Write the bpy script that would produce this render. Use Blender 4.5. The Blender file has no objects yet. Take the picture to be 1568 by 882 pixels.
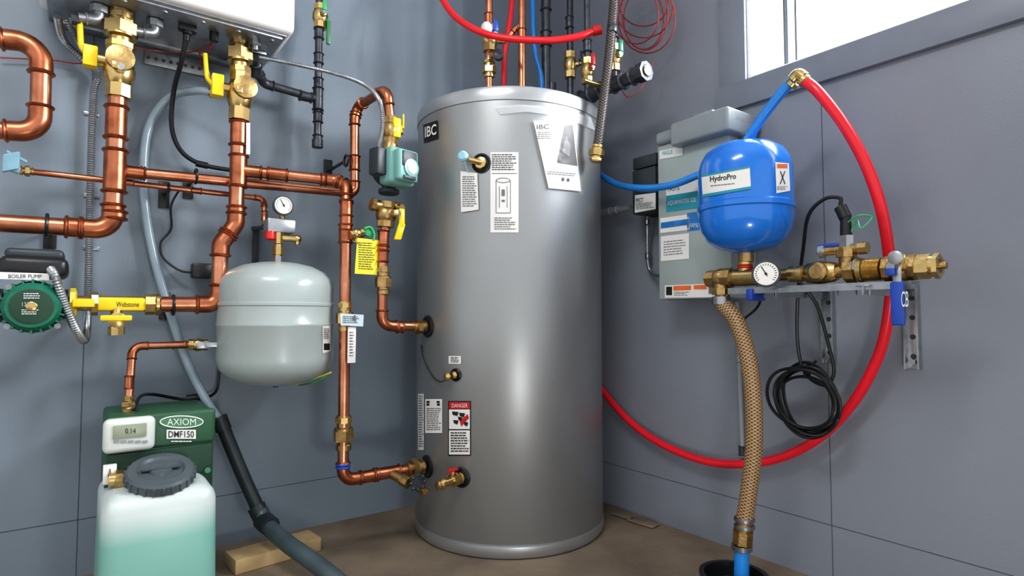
import bpy, bmesh, math, random
from mathutils import Vector as V, Matrix
random.seed(4)
sc = bpy.context.scene
col = sc.collection
UP = V((0,0,1))

# ------------------------------------------------------------------ assumed room geometry; image pixel coordinates back-projected onto it
CAM = V((0,0,0.8)); FPX = 896.0; PITCH = math.atan(42/896)
C = V((0.125,2.91,0))                    # corner where the two walls meet
dL = V((0.8040,0.5946,0)); nL = V((0.5946,-0.8040,0))   # left wall: direction to corner, inward normal
dR = V((0.5946,-0.8040,0)); nR = V((-0.8040,-0.5946,0)) # right wall: direction away from corner, inward normal
def ray(u,v):
    x=(u-784)/FPX; y=-(v-441)/FPX
    return V((x, math.cos(PITCH)-y*math.sin(PITCH), math.sin(PITCH)+y*math.cos(PITCH)))
def L(u,v,off=0):
    d=ray(u,v); t=(nL.dot(C)+off-nL.dot(CAM))/nL.dot(d); return CAM+d*t
def R(u,v,off=0):
    d=ray(u,v); t=(nR.dot(C)+off-nR.dot(CAM))/nR.dot(d); return CAM+d*t
def D(u,v,y):
    d=ray(u,v); return CAM+d*(y/d.y)
def F(u,v,z=0):
    d=ray(u,v); return CAM+d*((z-CAM.z)/d.z)
def LW(s,off,z): return C+dL*s+nL*off+UP*z
def RW(s,off,z): return C+dR*s+nR*off+UP*z
def sL(p): return (p-C).dot(dL)
def sR(p): return (p-C).dot(dR)
def cylsurf(c,r):
    def f(u,v):
        d=ray(u,v); a=d.x**2+d.y**2; ox=CAM.x-c.x; oy=CAM.y-c.y
        bb=2*(ox*d.x+oy*d.y); cc=ox*ox+oy*oy-r*r
        disc=max(bb*bb-4*a*cc,0.0)
        return CAM+d*((-bb-math.sqrt(disc))/(2*a))
    return f
def Ls(off): return lambda u,v: L(u,v,off)
def Rs(off): return lambda u,v: R(u,v,off)

# ------------------------------------------------------------------ materials
def lin(c):
    c=c/255.0
    return c/12.92 if c<=0.04045 else ((c+0.055)/1.055)**2.4
def rgb(r,g,b): return (lin(r),lin(g),lin(b),1)
def mat(name,c,rough=0.5,metal=0.0,var=0.12,scale=12,bump=0.0,bscale=60,coat=0.0,trans=0.0,spec=0.5,rvar=0.0,alpha=1.0,c2=None,zmix=None):
    m=bpy.data.materials.new(name); m.use_nodes=True
    nt=m.node_tree; N=nt.nodes; bs=N['Principled BSDF']
    tc=N.new('ShaderNodeTexCoord'); no=N.new('ShaderNodeTexNoise')
    no.inputs['Scale'].default_value=scale; no.inputs['Detail'].default_value=5
    nt.links.new(tc.outputs['Object'],no.inputs['Vector'])
    cr=N.new('ShaderNodeValToRGB')
    a=[x*(1-var) for x in c[:3]]+[1]; b=[min(1,x*(1+var)) for x in c[:3]]+[1]
    if c2: a=list(c2)
    cr.color_ramp.elements[0].color=a; cr.color_ramp.elements[1].color=b
    cr.color_ramp.elements[0].position=0.3; cr.color_ramp.elements[1].position=0.7
    nt.links.new(no.outputs['Fac'],cr.inputs['Fac']); nt.links.new(cr.outputs['Color'],bs.inputs['Base Color'])
    if zmix:   # liquid level seen through the plastic: colour below a real height
        zc,zw,top=zmix
        sp=N.new('ShaderNodeSeparateXYZ'); nt.links.new(tc.outputs['Object'],sp.inputs[0])
        mr=N.new('ShaderNodeMapRange'); mr.inputs[1].default_value=zc-zw; mr.inputs[2].default_value=zc+zw
        nt.links.new(sp.outputs[2],mr.inputs[0]); mx=N.new('ShaderNodeMix'); mx.data_type='RGBA'
        nt.links.new(mr.outputs[0],mx.inputs[0]); nt.links.new(cr.outputs['Color'],mx.inputs[6]); mx.inputs[7].default_value=top
        nt.links.new(mx.outputs[2],bs.inputs['Base Color'])
    bs.inputs['Metallic'].default_value=metal; bs.inputs['Roughness'].default_value=rough
    bs.inputs['Specular IOR Level'].default_value=spec
    bs.inputs['Coat Weight'].default_value=coat; bs.inputs['Transmission Weight'].default_value=trans
    bs.inputs['Alpha'].default_value=alpha
    if rvar:
        mr=N.new('ShaderNodeMapRange'); mr.inputs[3].default_value=rough+rvar; mr.inputs[4].default_value=max(0.05,rough-rvar)
        nt.links.new(no.outputs['Fac'],mr.inputs[0]); nt.links.new(mr.outputs[0],bs.inputs['Roughness'])
    if bump:
        n2=N.new('ShaderNodeTexNoise'); n2.inputs['Scale'].default_value=bscale; n2.inputs['Detail'].default_value=3
        nt.links.new(tc.outputs['Object'],n2.inputs['Vector'])
        bp=N.new('ShaderNodeBump'); bp.inputs['Strength'].default_value=bump; bp.inputs['Distance'].default_value=0.01
        nt.links.new(n2.outputs['Fac'],bp.inputs['Height']); nt.links.new(bp.outputs['Normal'],bs.inputs['Normal'])
    return m
def braid(name,c1,c2,metal,rough,du,dv):
    m=bpy.data.materials.new(name); m.use_nodes=True; nt=m.node_tree; N=nt.nodes; bs=N['Principled BSDF']
    uv=N.new('ShaderNodeUVMap'); sp=N.new('ShaderNodeSeparateXYZ'); nt.links.new(uv.outputs[0],sp.inputs[0])
    outs=[]
    for sgn in (1,-1):
        a=N.new('ShaderNodeMath'); a.operation='MULTIPLY'; a.inputs[1].default_value=du; nt.links.new(sp.outputs[0],a.inputs[0])
        b=N.new('ShaderNodeMath'); b.operation='MULTIPLY_ADD'; b.inputs[1].default_value=dv*sgn; nt.links.new(sp.outputs[1],b.inputs[0]); nt.links.new(a.outputs[0],b.inputs[2])
        s=N.new('ShaderNodeMath'); s.operation='SINE'; nt.links.new(b.outputs[0],s.inputs[0]); outs.append(s)
    mx=N.new('ShaderNodeMath'); mx.operation='MAXIMUM'
    nt.links.new(outs[0].outputs[0],mx.inputs[0]); nt.links.new(outs[1].outputs[0],mx.inputs[1])
    cr=N.new('ShaderNodeValToRGB'); cr.color_ramp.elements[0].color=c1; cr.color_ramp.elements[1].color=c2
    cr.color_ramp.elements[0].position=0.35; cr.color_ramp.elements[1].position=0.95
    nt.links.new(mx.outputs[0],cr.inputs[0]); nt.links.new(cr.outputs[0],bs.inputs['Base Color'])
    bp=N.new('ShaderNodeBump'); bp.inputs['Strength'].default_value=0.4; bp.inputs['Distance'].default_value=0.001
    nt.links.new(mx.outputs[0],bp.inputs['Height']); nt.links.new(bp.outputs['Normal'],bs.inputs['Normal'])
    bs.inputs['Metallic'].default_value=metal; bs.inputs['Roughness'].default_value=rough
    return m

M_wallL=mat('grey_wall_paint',rgb(130,143,156),0.5,var=0.06,scale=2.5,bump=0.06,bscale=220,rvar=0.08)
M_wallR=mat('grey_wall_paint_warm',rgb(134,140,151),0.45,var=0.06,scale=2,bump=0.06,bscale=220,rvar=0.08)
M_trim=mat('grey_trim_paint',rgb(128,135,147),0.4,var=0.04)
M_seam=mat('seam_shadow_gap',rgb(80,88,98),0.8)
M_floor=mat('dusty_concrete',rgb(134,120,104),0.7,var=0.3,scale=4,bump=0.2,bscale=30)
M_ceil=mat('white_ceiling_paint',rgb(225,226,228),0.8,var=0.02)
M_copper=mat('copper',rgb(216,152,122),0.30,1.0,var=0.06,scale=14,rvar=0.1,c2=rgb(176,112,84))
M_copperd=mat('copper_fitting',rgb(196,126,94),0.33,1.0,var=0.06,scale=26,rvar=0.1,c2=rgb(150,90,64))
M_brass=mat('brass',rgb(206,180,124),0.28,1.0,var=0.15,scale=40,rvar=0.08)
M_bronze=mat('bronze_cast',rgb(180,152,104),0.38,1.0,var=0.22,scale=60,bump=0.1,bscale=150)
M_iron=mat('black_iron',rgb(80,84,90),0.4,0.7,var=0.3,scale=40,bump=0.1,bscale=120)
M_galv=mat('galvanised_steel',rgb(172,177,182),0.35,0.85,var=0.12,scale=50)
M_steel=mat('brushed_steel',rgb(166,168,172),0.32,1.0,var=0.1,scale=30)
M_tank=mat('silver_tank_paint',rgb(160,163,165),0.40,0.7,var=0.03,scale=3,bump=0.015,bscale=300)
M_tankrim=mat('silver_rim',rgb(174,177,180),0.36,0.7,var=0.03)
M_white=mat('white_enamel',rgb(236,238,240),0.25,var=0.02,coat=0.3)
M_label=mat('white_label',rgb(228,228,226),0.5,var=0.04,scale=6)
M_plast=mat('clear_plastic_film',rgb(225,228,232),0.12,var=0.04,alpha=0.42)
M_bag=mat('clear_bag_film',rgb(225,228,232),0.1,var=0.04,alpha=0.10,bump=.4,bscale=18)
M_ink=mat('black_ink',rgb(28,28,32),0.5,var=0.1)
M_inkg=mat('grey_ink',rgb(110,112,116),0.6,var=0.1)
M_redink=mat('red_ink',rgb(190,30,36),0.5,var=0.05)
M_black=mat('black_plastic',rgb(30,32,35),0.38,var=0.2)
M_rubber=mat('black_rubber',rgb(42,50,54),0.42,var=0.2)
M_hose2=mat('grey_rubber_hose',rgb(72,86,92),0.4,var=0.2)
M_cap=mat('dark_grey_cap_plastic',rgb(84,94,100),0.4,var=0.12)
M_yellow=mat('yellow_handle',rgb(238,206,24),0.33,var=0.06)
M_ytag=mat('yellow_tag',rgb(228,220,56),0.5,var=0.05)
M_teal=mat('teal_pump_plastic',rgb(118,168,162),0.35,var=0.06)
M_green=mat('green_cast_paint',rgb(20,108,84),0.33,var=0.2,scale=30)
M_axiom=mat('green_housing',rgb(48,92,66),0.45,var=0.08)
M_axiomd=mat('green_housing_dark',rgb(30,66,48),0.5,var=0.08)
M_axioml=mat('green_panel_light',rgb(60,128,84),0.4,var=0.05)
M_plw=mat('off_white_plastic',rgb(212,218,214),0.4,var=0.03)
M_expt=mat('grey_green_tank_paint',rgb(166,177,177),0.28,var=0.03,coat=0.2)
M_bluet=mat('blue_tank_paint',rgb(26,120,216),0.22,var=0.05,coat=0.5)
M_bluep=mat('blue_pex',rgb(44,136,216),0.3,var=0.08)
M_redp=mat('red_pex',rgb(222,34,44),0.28,var=0.08)
M_redb=mat('bright_red_pex',rgb(232,38,56),0.25,var=0.05)
M_redw=mat('red_wire',rgb(150,50,50),0.4)
M_blueh=mat('blue_valve_handle',rgb(36,76,170),0.35,var=0.1)
M_cab=mat('grey_cabinet_paint',rgb(162,174,173),0.4,var=0.03)
M_cabd=mat('grey_plastic_cover',rgb(140,148,153),0.4,var=0.05)
M_dark=mat('charcoal_box',rgb(52,60,66),0.45,var=0.08)
M_tealink=mat('teal_print',rgb(40,150,168),0.5,var=0.1)
M_blueink=mat('blue_print',rgb(40,120,190),0.5,var=0.3,scale=40)
M_orange=mat('orange_print',rgb(226,110,50),0.5)
M_vinyl=mat('clear_vinyl_tube',rgb(152,172,186),0.2,var=0.08,spec=0.7)
M_wood=mat('pine_wood',rgb(190,164,122),0.6,var=0.15,scale=18)
M_greenw=mat('green_wire',rgb(60,170,110),0.4)
M_redcap=mat('red_cap',rgb(205,36,36),0.35)
M_gface=mat('gauge_face',rgb(236,236,230),0.4,var=0.02)
M_screen=mat('lcd_screen',rgb(150,158,138),0.3)
M_lightblue=mat('pale_blue_plastic',rgb(150,196,216),0.35)
M_paleblue=mat('pale_blue_white_label',rgb(196,214,224),0.45,var=.03)
M_vframe=mat('window_vinyl',rgb(235,240,245),0.4,var=0.02)
M_reveal=mat('window_reveal_paint',rgb(246,248,250),0.5,var=0.02)
M_braidb=braid('braided_brown_hose',rgb(100,74,48),rgb(190,160,118),0.0,0.35,6.2832*9,640)
M_braids=braid('steel_braid',rgb(26,26,30),rgb(104,96,92),0.2,0.45,6.2832*6,600)
g=bpy.data.materials.new('window_glass'); g.use_nodes=True
nt=g.node_tree; nt.nodes.clear(); o=nt.nodes.new('ShaderNodeOutputMaterial'); mx=nt.nodes.new('ShaderNodeMixShader')
a_=nt.nodes.new('ShaderNodeBsdfTransparent'); b_=nt.nodes.new('ShaderNodeBsdfGlossy'); b_.inputs['Roughness'].default_value=0.03
mx.inputs[0].default_value=0.04; nt.links.new(a_.outputs[0],mx.inputs[1]); nt.links.new(b_.outputs[0],mx.inputs[2]); nt.links.new(mx.outputs[0],o.inputs[0])
M_glass=g

# ------------------------------------------------------------------ geometry helpers
def catmull(P,n=10):
    P=[V(p) for p in P]; Q=[2*P[0]-P[1]]+P+[2*P[-1]-P[-2]]; out=[]
    for i in range(1,len(Q)-2):
        a,b,c,d=Q[i-1],Q[i],Q[i+1],Q[i+2]
        for k in range(n):
            t=k/n
            out.append(0.5*((2*b)+(c-a)*t+(2*a-5*b+4*c-d)*t*t+(3*b-a-3*c+d)*t**3))
    out.append(P[-1]); return out
def corner(p0,p,p1,rad,n=8):
    a=(p-p0); b=(p1-p); la=a.length; lb=b.length; a=a/la; b=b/lb
    th=a.angle(b)
    if th<0.03: return [p],a,b
    d=min(rad*math.tan(th/2),0.45*la,0.45*lb); w=math.cos(th/2)
    s=p-a*d; e=p+b*d; out=[]
    for k in range(n+1):
        t=k/n; w0=(1-t)**2; w1=2*t*(1-t)*w; w2=t*t
        out.append((s*w0+p*w1+e*w2)/(w0+w1+w2))
    return out,a,b
def fillet(P,rad,n=8):
    P=[V(p) for p in P]; out=[P[0]]
    for i in range(1,len(P)-1): out+=corner(P[i-1],P[i],P[i+1],rad,n)[0]
    out.append(P[-1]); return out
def resample(P,step):
    out=[P[0].copy()]; acc=0.0
    for i in range(len(P)-1):
        a,b=P[i],P[i+1]; l=(b-a).length
        if l<1e-9: continue
        pos=step-acc
        while pos<=l:
            out.append(a+(b-a)*(pos/l)); pos+=step
        acc=(acc+l)%step
    return out
class B:
    def __init__(s,name):
        s.name=name; s.bm=bmesh.new(); s.uv=s.bm.loops.layers.uv.new('UVMap'); s.m=[]
    def mi(s,m):
        if m not in s.m: s.m.append(m)
        return s.m.index(m)
    def sweep(s,P,rad,mat,seg=14,cap=True,closed=False):
        P=[V(p) for p in P]; n=len(P)
        if not hasattr(rad,'__len__'): rad=[rad]*n
        mi=s.mi(mat); rings=[]; T=[]
        for i in range(n):
            a=P[i-1] if (i>0 or closed) else P[i]; b=P[(i+1)%n] if (i<n-1 or closed) else P[i]
            t=b-a; T.append(t.normalized() if t.length>1e-9 else UP)
        ref=V((0,0,1)) if abs(T[0].z)<0.9 else V((1,0,0))
        N=(ref-T[0]*ref.dot(T[0])).normalized(); ln=0; lens=[]
        for i in range(n):
            if i: 
                N=(N-T[i]*N.dot(T[i])); N=N.normalized() if N.length>1e-6 else T[i].orthogonal().normalized(); ln+=(P[i]-P[i-1]).length
            lens.append(ln); Bn=T[i].cross(N)
            rings.append([s.bm.verts.new(P[i]+(N*math.cos(k*2*math.pi/seg)+Bn*math.sin(k*2*math.pi/seg))*rad[i]) for k in range(seg)])
        for i in range(n-1 if not closed else n):
            A=rings[i]; Bq=rings[(i+1)%n]
            for k in range(seg):
                k2=(k+1)%seg
                f=s.bm.faces.new((A[k],A[k2],Bq[k2],Bq[k])); f.material_index=mi
                l0=lens[i]; l1=lens[(i+1)%n] if i<n-1 else l0
                for lp,uv in zip(f.loops,((k/seg,l0),((k+1)/seg,l0),((k+1)/seg,l1),(k/seg,l1))): lp[s.uv].uv=uv
        if cap and not closed:
            for r_,rev in ((rings[0],True),(rings[-1],False)):
                f=s.bm.faces.new(list(reversed(r_)) if rev else r_); f.material_index=mi
    def tube(s,P,r,mat,seg=12,fil=None,smooth=False,corr=None,n=10):
        P=[V(p) for p in P]
        if smooth: P=catmull(P,n)
        elif fil: P=fillet(P,fil)
        if corr:
            P=resample(P,corr[0]/2); rad=[r+(corr[1] if i%2 else 0) for i in range(len(P))]
            s.sweep(P,rad,mat,seg); return
        s.sweep(P,r,mat,seg)
    def cyl(s,a,b,r,mat,r2=None,seg=20):
        s.sweep([a,b],[r,r if r2 is None else r2],mat,seg)
    def lathe(s,o,ax,prof,mat,seg=40,capends=True):
        o=V(o); ax=V(ax).normalized()
        ref=V((0,0,1)) if abs(ax.z)<0.9 else V((0,-1,0))
        N=(ref-ax*ref.dot(ax)).normalized(); Bn=ax.cross(N); mi=s.mi(mat); rings=[]
        for r,h in prof:
            r=max(r,0.0004)
            rings.append([s.bm.verts.new(o+ax*h+(N*math.cos(k*2*math.pi/seg)+Bn*math.sin(k*2*math.pi/seg))*r) for k in range(seg)])
        for i in range(len(rings)-1):
            for k in range(seg):
                k2=(k+1)%seg; f=s.bm.faces.new((rings[i][k],rings[i][k2],rings[i+1][k2],rings[i+1][k])); f.material_index=mi
        if capends:
            f=s.bm.faces.new(list(reversed(rings[0]))); f.material_index=mi
            f=s.bm.faces.new(rings[-1]); f.material_index=mi
    def box(s,c,X,Y,Z,dims,mat,bev=0.0,bseg=2,taper=1.0):
        c=V(c); X=V(X).normalized()*dims[0]/2; Y=V(Y).normalized()*dims[1]/2; Z=V(Z).normalized()*dims[2]/2; mi=s.mi(mat)
        vs=[s.bm.verts.new(c+(X*i+Y*j)*(taper if k>0 else 1)+Z*k) for i in(-1,1) for j in(-1,1) for k in(-1,1)]
        fs=[s.bm.faces.new([vs[i] for i in q]) for q in((0,1,3,2),(4,6,7,5),(0,4,5,1),(2,3,7,6),(0,2,6,4),(1,5,7,3))]
        for f in fs: f.material_index=mi
        if bev>0:
            ed=set(e for f in fs for e in f.edges)
            r=bmesh.ops.bevel(s.bm,geom=list(ed),offset=bev,segments=bseg,affect='EDGES',profile=0.5,clamp_overlap=True)
            for f in r['faces']: f.material_index=mi
    def lbox(s,s0,s1,o0,o1,z0,z1,mat,bev=0.0,bseg=2,taper=1.0):
        s.box(LW((s0+s1)/2,(o0+o1)/2,(z0+z1)/2),dL,nL,UP,(abs(s1-s0),abs(o1-o0),abs(z1-z0)),mat,bev,bseg,taper)
    def rbox(s,s0,s1,o0,o1,z0,z1,mat,bev=0.0,bseg=2):
        s.box(RW((s0+s1)/2,(o0+o1)/2,(z0+z1)/2),dR,nR,UP,(abs(s1-s0),abs(o1-o0),abs(z1-z0)),mat,bev,bseg)
    def sphere(s,c,r,mat,sc3=(1,1,1),seg=20):
        mi=s.mi(mat); r0=bmesh.ops.create_uvsphere(s.bm,u_segments=seg,v_segments=seg//2,radius=r)
        for v in r0['verts']: v.co=V((v.co.x*sc3[0],v.co.y*sc3[1],v.co.z*sc3[2]))+V(c)
        for f in set(f for v in r0['verts'] for f in v.link_faces): f.material_index=mi
    def decal(s,surf,cn,mat,nx=8,ny=4):
        mi=s.mi(mat); g=[]
        for j in range(ny+1):
            row=[]
            for i in range(nx+1):
                a=i/nx; b=j/ny
                u=(cn[0][0]*(1-a)+cn[1][0]*a)*(1-b)+(cn[3][0]*(1-a)+cn[2][0]*a)*b
                v=(cn[0][1]*(1-a)+cn[1][1]*a)*(1-b)+(cn[3][1]*(1-a)+cn[2][1]*a)*b
                row.append(s.bm.verts.new(surf(u,v)))
            g.append(row)
        for j in range(ny):
            for i in range(nx):
                f=s.bm.faces.new((g[j+1][i],g[j+1][i+1],g[j][i+1],g[j][i])); f.material_index=mi
    def rect(s,surf,u0,v0,u1,v1,mat,nx=6,ny=2): s.decal(surf,[(u0,v0),(u1,v0),(u1,v1),(u0,v1)],mat,nx,ny)
    def lines(s,surf,u0,v0,u1,v1,n,mat,sl=0,fill=0.42,words=True):
        h=(v1-v0)/n
        for i in range(n):
            end=u0+(u1-u0)*(random.uniform(0.75,1.0)); y=v0+i*h; x=u0
            while x<end-.5:
                w=random.uniform(2.2,6) if words else end-x
                x2=min(x+w,end)
                s.decal(surf,[(x,y+sl*(x-u0)),(x2,y+sl*(x2-u0)),(x2,y+sl*(x2-u0)+h*fill),(x,y+sl*(x-u0)+h*fill)],mat,1,1); x=x2+.9
    def text(s,st,surf,u0,v0,u1,v1,mat,sl=0.0,bold=0.0):
        cu=bpy.data.curves.new('t','FONT'); cu.body=st; cu.size=1; cu.resolution_u=3; cu.offset=bold
        ob=bpy.data.objects.new('t',cu); col.objects.link(ob); dg=bpy.context.evaluated_depsgraph_get()
        me=bpy.data.meshes.new_from_object(ob.evaluated_get(dg))
        xs=[v.co.x for v in me.vertices]; ys=[v.co.y for v in me.vertices]
        x0,x1,y0,y1=min(xs),max(xs),min(ys),max(ys); mi=s.mi(mat)
        vs=[]
        for v in me.vertices:
            a=(v.co.x-x0)/(x1-x0); b=(v.co.y-y0)/(y1-y0)
            u=u0+(u1-u0)*a; vs.append(s.bm.verts.new(surf(u, v1+(v0-v1)*b+sl*(u-u0))))
        for p in me.polygons:
            try:
                f=s.bm.faces.new([vs[i] for i in p.vertices]); f.material_index=mi
            except ValueError: pass
        bpy.data.objects.remove(ob); bpy.data.curves.remove(cu); bpy.data.meshes.remove(me)
    # plumbing parts
    def bead(s,p,ax,r,mat,w=None):
        w=w or r*0.5; ax=V(ax).normalized()
        s.lathe(V(p)-ax*w/2,ax,[(r*0.9,0),(r*1.2,w*.2),(r*1.3,w*.5),(r*1.2,w*.8),(r*0.9,w)],mat,20)
    def pipe(s,P,r,mat=None,fmat=None,fr=None,seg=18,sleeves=True):
        mat=mat or M_copper; fmat=fmat or M_copperd; P=[V(p) for p in P]; fr=fr or 2.2*r
        s.sweep(fillet(P,fr),r,mat,seg)
        if sleeves:
            for i in range(1,len(P)-1):
                pts,a,b=corner(P[i-1],P[i],P[i+1],fr)
                if len(pts)<2: continue
                q=[pts[0]-a*r*1.1]+pts+[pts[-1]+b*r*1.1]
                s.sweep(q,r*1.14,fmat,seg); s.bead(q[0],a,r*1.06,fmat); s.bead(q[-1],b,r*1.06,fmat)
    def coup(s,p,ax,r,mat=None,ln=None):
        mat=mat or M_copperd; ln=ln or r*3.2; ax=V(ax).normalized(); p=V(p)
        s.cyl(p-ax*ln/2,p+ax*ln/2,r*1.13,mat,seg=18); s.bead(p-ax*ln/2,ax,r*1.06,mat); s.bead(p+ax*ln/2,ax,r*1.06,mat)
    def union(s,a,b,r,mat=None):
        mat=mat or M_brass; a=V(a); b=V(b); d=b-a; l=d.length; ax=d/l
        s.lathe(a,ax,[(r*1.05,0),(r*1.3,l*.03),(r*1.3,l*.16),(r*1.1,l*.2),(r*1.1,l*.28)],mat,24)
        s.sweep([a+ax*l*.28,a+ax*l*.58],r*1.75,mat,6)
        s.lathe(a+ax*l*.58,ax,[(r*1.6,0),(r*1.6,l*.06),(r*1.15,l*.1),(r*1.15,l*.24)],mat,24)
        s.sweep([a+ax*l*.8,a+ax*l*.95],r*1.45,mat,8); s.cyl(a+ax*l*.93,b,r*1.2,mat)
    def valve(s,a,b,r,sd,la,mat=None,hm=None,hl=0.09,hw=0.02,bonnet=1.0):
        mat=mat or M_brass; hm=hm or M_yellow; a=V(a); b=V(b); d=b-a; l=d.length; ax=d/l; m_=(a+b)/2; sd=V(sd).normalized(); la=V(la).normalized()
        s.sweep([a,a+ax*l*.24],r*1.45,mat,8); s.sweep([b-ax*l*.24,b],r*1.45,mat,8)
        s.lathe(a+ax*l*.2,ax,[(r*1.1,0),(r*1.45,l*.08),(r*1.65,l*.2),(r*1.7,l*.3),(r*1.65,l*.4),(r*1.45,l*.52),(r*1.1,l*.6)],mat,24)
        t=m_+sd*r*2.5*bonnet; s.cyl(m_,t,r*0.7,mat,seg=12); s.cyl(t-sd*r*.2,t+sd*r*.35,r*.5,M_steel,seg=6)
        side=sd.cross(la)
        s.box(t+la*hl*.12,la,side,sd,(hl*.4,hw*1.3,r*.3),hm,0.001)
        s.box(t+la*hl*.6+sd*r*.35,la,side,sd,(hl*.85,hw,r*.35),hm,0.002)
    def gauge(s,c,n,r,stem=None):
        n=V(n).normalized(); c=V(c)
        s.lathe(c-n*r*.6,n,[(r*.85,0),(r*.95,r*.1),(r*.95,r*.6),(r*1.08,r*.65),(r*1.08,r*.85),(r*.95,r*.88)],M_dark,32)
        s.lathe(c-n*r*.6,n,[(r*.94,r*.86),(r*.9,r*.9)],M_gface,32)
        X=UP.cross(n).normalized(); Y=n.cross(X)
        o=c+n*r*.325
        for k in range(19):
            a=math.radians(-40+k*260/18); d=X*math.cos(a)+Y*math.sin(a)
            s.box(o+d*r*.74,d,d.cross(n),n,(r*.16,r*.04,r*.02),M_ink)
        a=math.radians(120); d=X*math.cos(a)+Y*math.sin(a)
        s.box(o+d*r*.22,d,d.cross(n),n,(r*.85,r*.07,r*.04),M_ink); s.cyl(o,o+n*r*.08,r*.1,M_ink)
        if stem is not None: s.cyl(c-n*r*.2,stem,r*.25,M_brass)
    def done(s,angle=38,recalc=True):
        if recalc: bmesh.ops.recalc_face_normals(s.bm,faces=s.bm.faces)
        me=bpy.data.meshes.new(s.name); s.bm.to_mesh(me); s.bm.free()
        for m in s.m: me.materials.append(m)
        for p in me.polygons: p.use_smooth=True
        me.set_sharp_from_angle(angle=math.radians(angle))
        ob=bpy.data.objects.new(s.name,me); col.objects.link(ob); return ob

# ------------------------------------------------------------------ room shell
H=2.75
b=B('wall_left'); b.lbox(-4.4,0.15,-0.15,0,0,H,M_wallL); b.done()
ws=sR(R(1145,120)); wz=R(1150,122).z; wtop=wz+0.72; we=ws+1.5
b=B('wall_right')
b.rbox(0,ws,-0.2,0,0,H,M_wallR); b.rbox(we,4.6,-0.2,0,0,H,M_wallR)
b.rbox(ws,we,-0.2,0,0,wz,M_wallR); b.rbox(ws,we,-0.2,0,wtop,H,M_wallR); b.done()
ctr=C-dL*2.1+dR*2.2
b=B('floor'); b.box(ctr-UP*0.05,dL,dR,UP,(4.9,5.0,0.1),M_floor); b.done()
b=B('ceiling'); b.box(ctr+UP*(H+0.05),dL,dR,UP,(4.9,5.0,0.1),M_ceil); b.done()
# window
b=B('window_1')
b.rbox(ws,ws+.012,-0.2,-0.001,wz,wtop,M_reveal); b.rbox(we-.012,we,-0.2,-0.001,wz,wtop,M_reveal)
b.rbox(ws,we,-0.2,-0.001,wz,wz+.012,M_reveal); b.rbox(ws,we,-0.2,-0.001,wtop-.012,wtop,M_reveal)
fo0,fo1=-0.2,-0.14
for a0,a1,z0,z1 in ((ws+.012,ws+.05,wz,wtop),(we-.05,we-.012,wz,wtop),(ws,we,wz+.012,wz+.05),(ws,we,wtop-.05,wtop-.012),(ws+.72,ws+.77,wz,wtop)):
    b.rbox(a0,a1,fo0,fo1,z0,z1,M_vframe,0.003)
b.rbox(ws+.05,ws+.062,-0.19,-0.15,wz+.05,wtop-.05,M_dark); b.rbox(ws+.062,ws+.085,-0.185,-0.155,wz+.05,wtop-.05,M_vframe); b.rbox(ws+.085,ws+.092,-0.185,-0.16,wz+.05,wtop-.05,M_dark)
b.rbox(ws+.05,we-.05,-0.18,-0.176,wz+.05,wtop-.05,M_glass); b.done()
b=B('trim_1')
tw=ws-sR(R(1105,120))
b.rbox(ws-tw,ws,0,0.014,wz,wtop+tw,M_trim,0.002); b.rbox(ws-tw*1.12,we+tw*1.1,0,0.02,wz-.09,wz,M_trim,0.002)
b.rbox(we,we+tw,0,0.014,wz,wtop,M_trim,0.002); b.rbox(ws,we,0,0.014,wtop,wtop+tw,M_trim,0.002); b.done()
b=B('trim_2')
zs=L(430,744).z; b.lbox(-4.3,-0.01,-0.001,0.0008,zs-.0012,zs+.0012,M_seam)
s_=sL(L(124,650)); b.lbox(s_-.0012,s_+.0012,-0.001,0.0008,0.002,H-.01,M_seam)
zs=R(1150,770).z; b.rbox(0.01,4.5,-0.001,0.0008,zs-.0012,zs+.0012,M_seam)
s_=sR(R(1270,650)); b.rbox(s_-.0012,s_+.0012,-0.001,0.0008,0.002,wz-.1,M_seam)
b.done()
# ------------------------------------------------------------------ big storage tank
TC=V((-0.011,2.31,0)); TR=0.36
T=cylsurf(TC,TR+0.0015); T2=cylsurf(TC,TR+0.003); T3=cylsurf(TC,TR+0.006); T4=cylsurf(TC,TR+0.0075)
def tn(p): n=V((p.x-TC.x,p.y-TC.y,0)); return n.normalized()
b=B('hot_water_storage_tank')
b.lathe(TC,UP,[(0.30,0.001),(0.357,0.004),(0.362,0.012),(0.364,0.03),(0.362,0.042),(0.3555,0.046)],M_tankrim,128)
b.lathe(TC,UP,[(0.356,0.045),(0.36,0.052),(0.36,0.8),(0.36,1.53)],M_tank,128,False)
b.lathe(TC,UP,[(0.358,1.528),(0.3635,1.531),(0.3645,1.545),(0.3645,1.567),(0.361,1.577),(0.352,1.582),(0.30,1.588),(0.15,1.592),(0.0,1.594)],M_tankrim,128,False)
b.decal(T2,[(648,191),(670,184),(671,212),(649,219)],M_ink,6,3)
b.text('IBC',T3,650.5,194.5,668,211,M_label,-0.3,0.02)
b.rect(T,751,233,794,356,M_label,10,4); b.lines(T2,753,236,792,262,8,M_ink)
for (x0,y0,x1,y1) in ((753,265,792,266),(759,276,760,326),(781,276,782,326),(759,325.5,782,326.5),(764,285,765,318),(776,285,777,318),(768,290,773,300),(768,306,773,309)): b.rect(T2,x0,y0,x1,y1,M_inkg,2,1)
for k in range(16):
    a0=k/16*2*math.pi;a1=(k+1)/16*2*math.pi
    b.decal(T2,[(770.5+11*math.cos(a0),276+4*math.sin(a0)),(770.5+11*math.cos(a1),276+4*math.sin(a1)),(770.5+9.8*math.cos(a1),276+3*math.sin(a1)),(770.5+9.8*math.cos(a0),276+3*math.sin(a0))],M_inkg,1,1)
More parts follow.
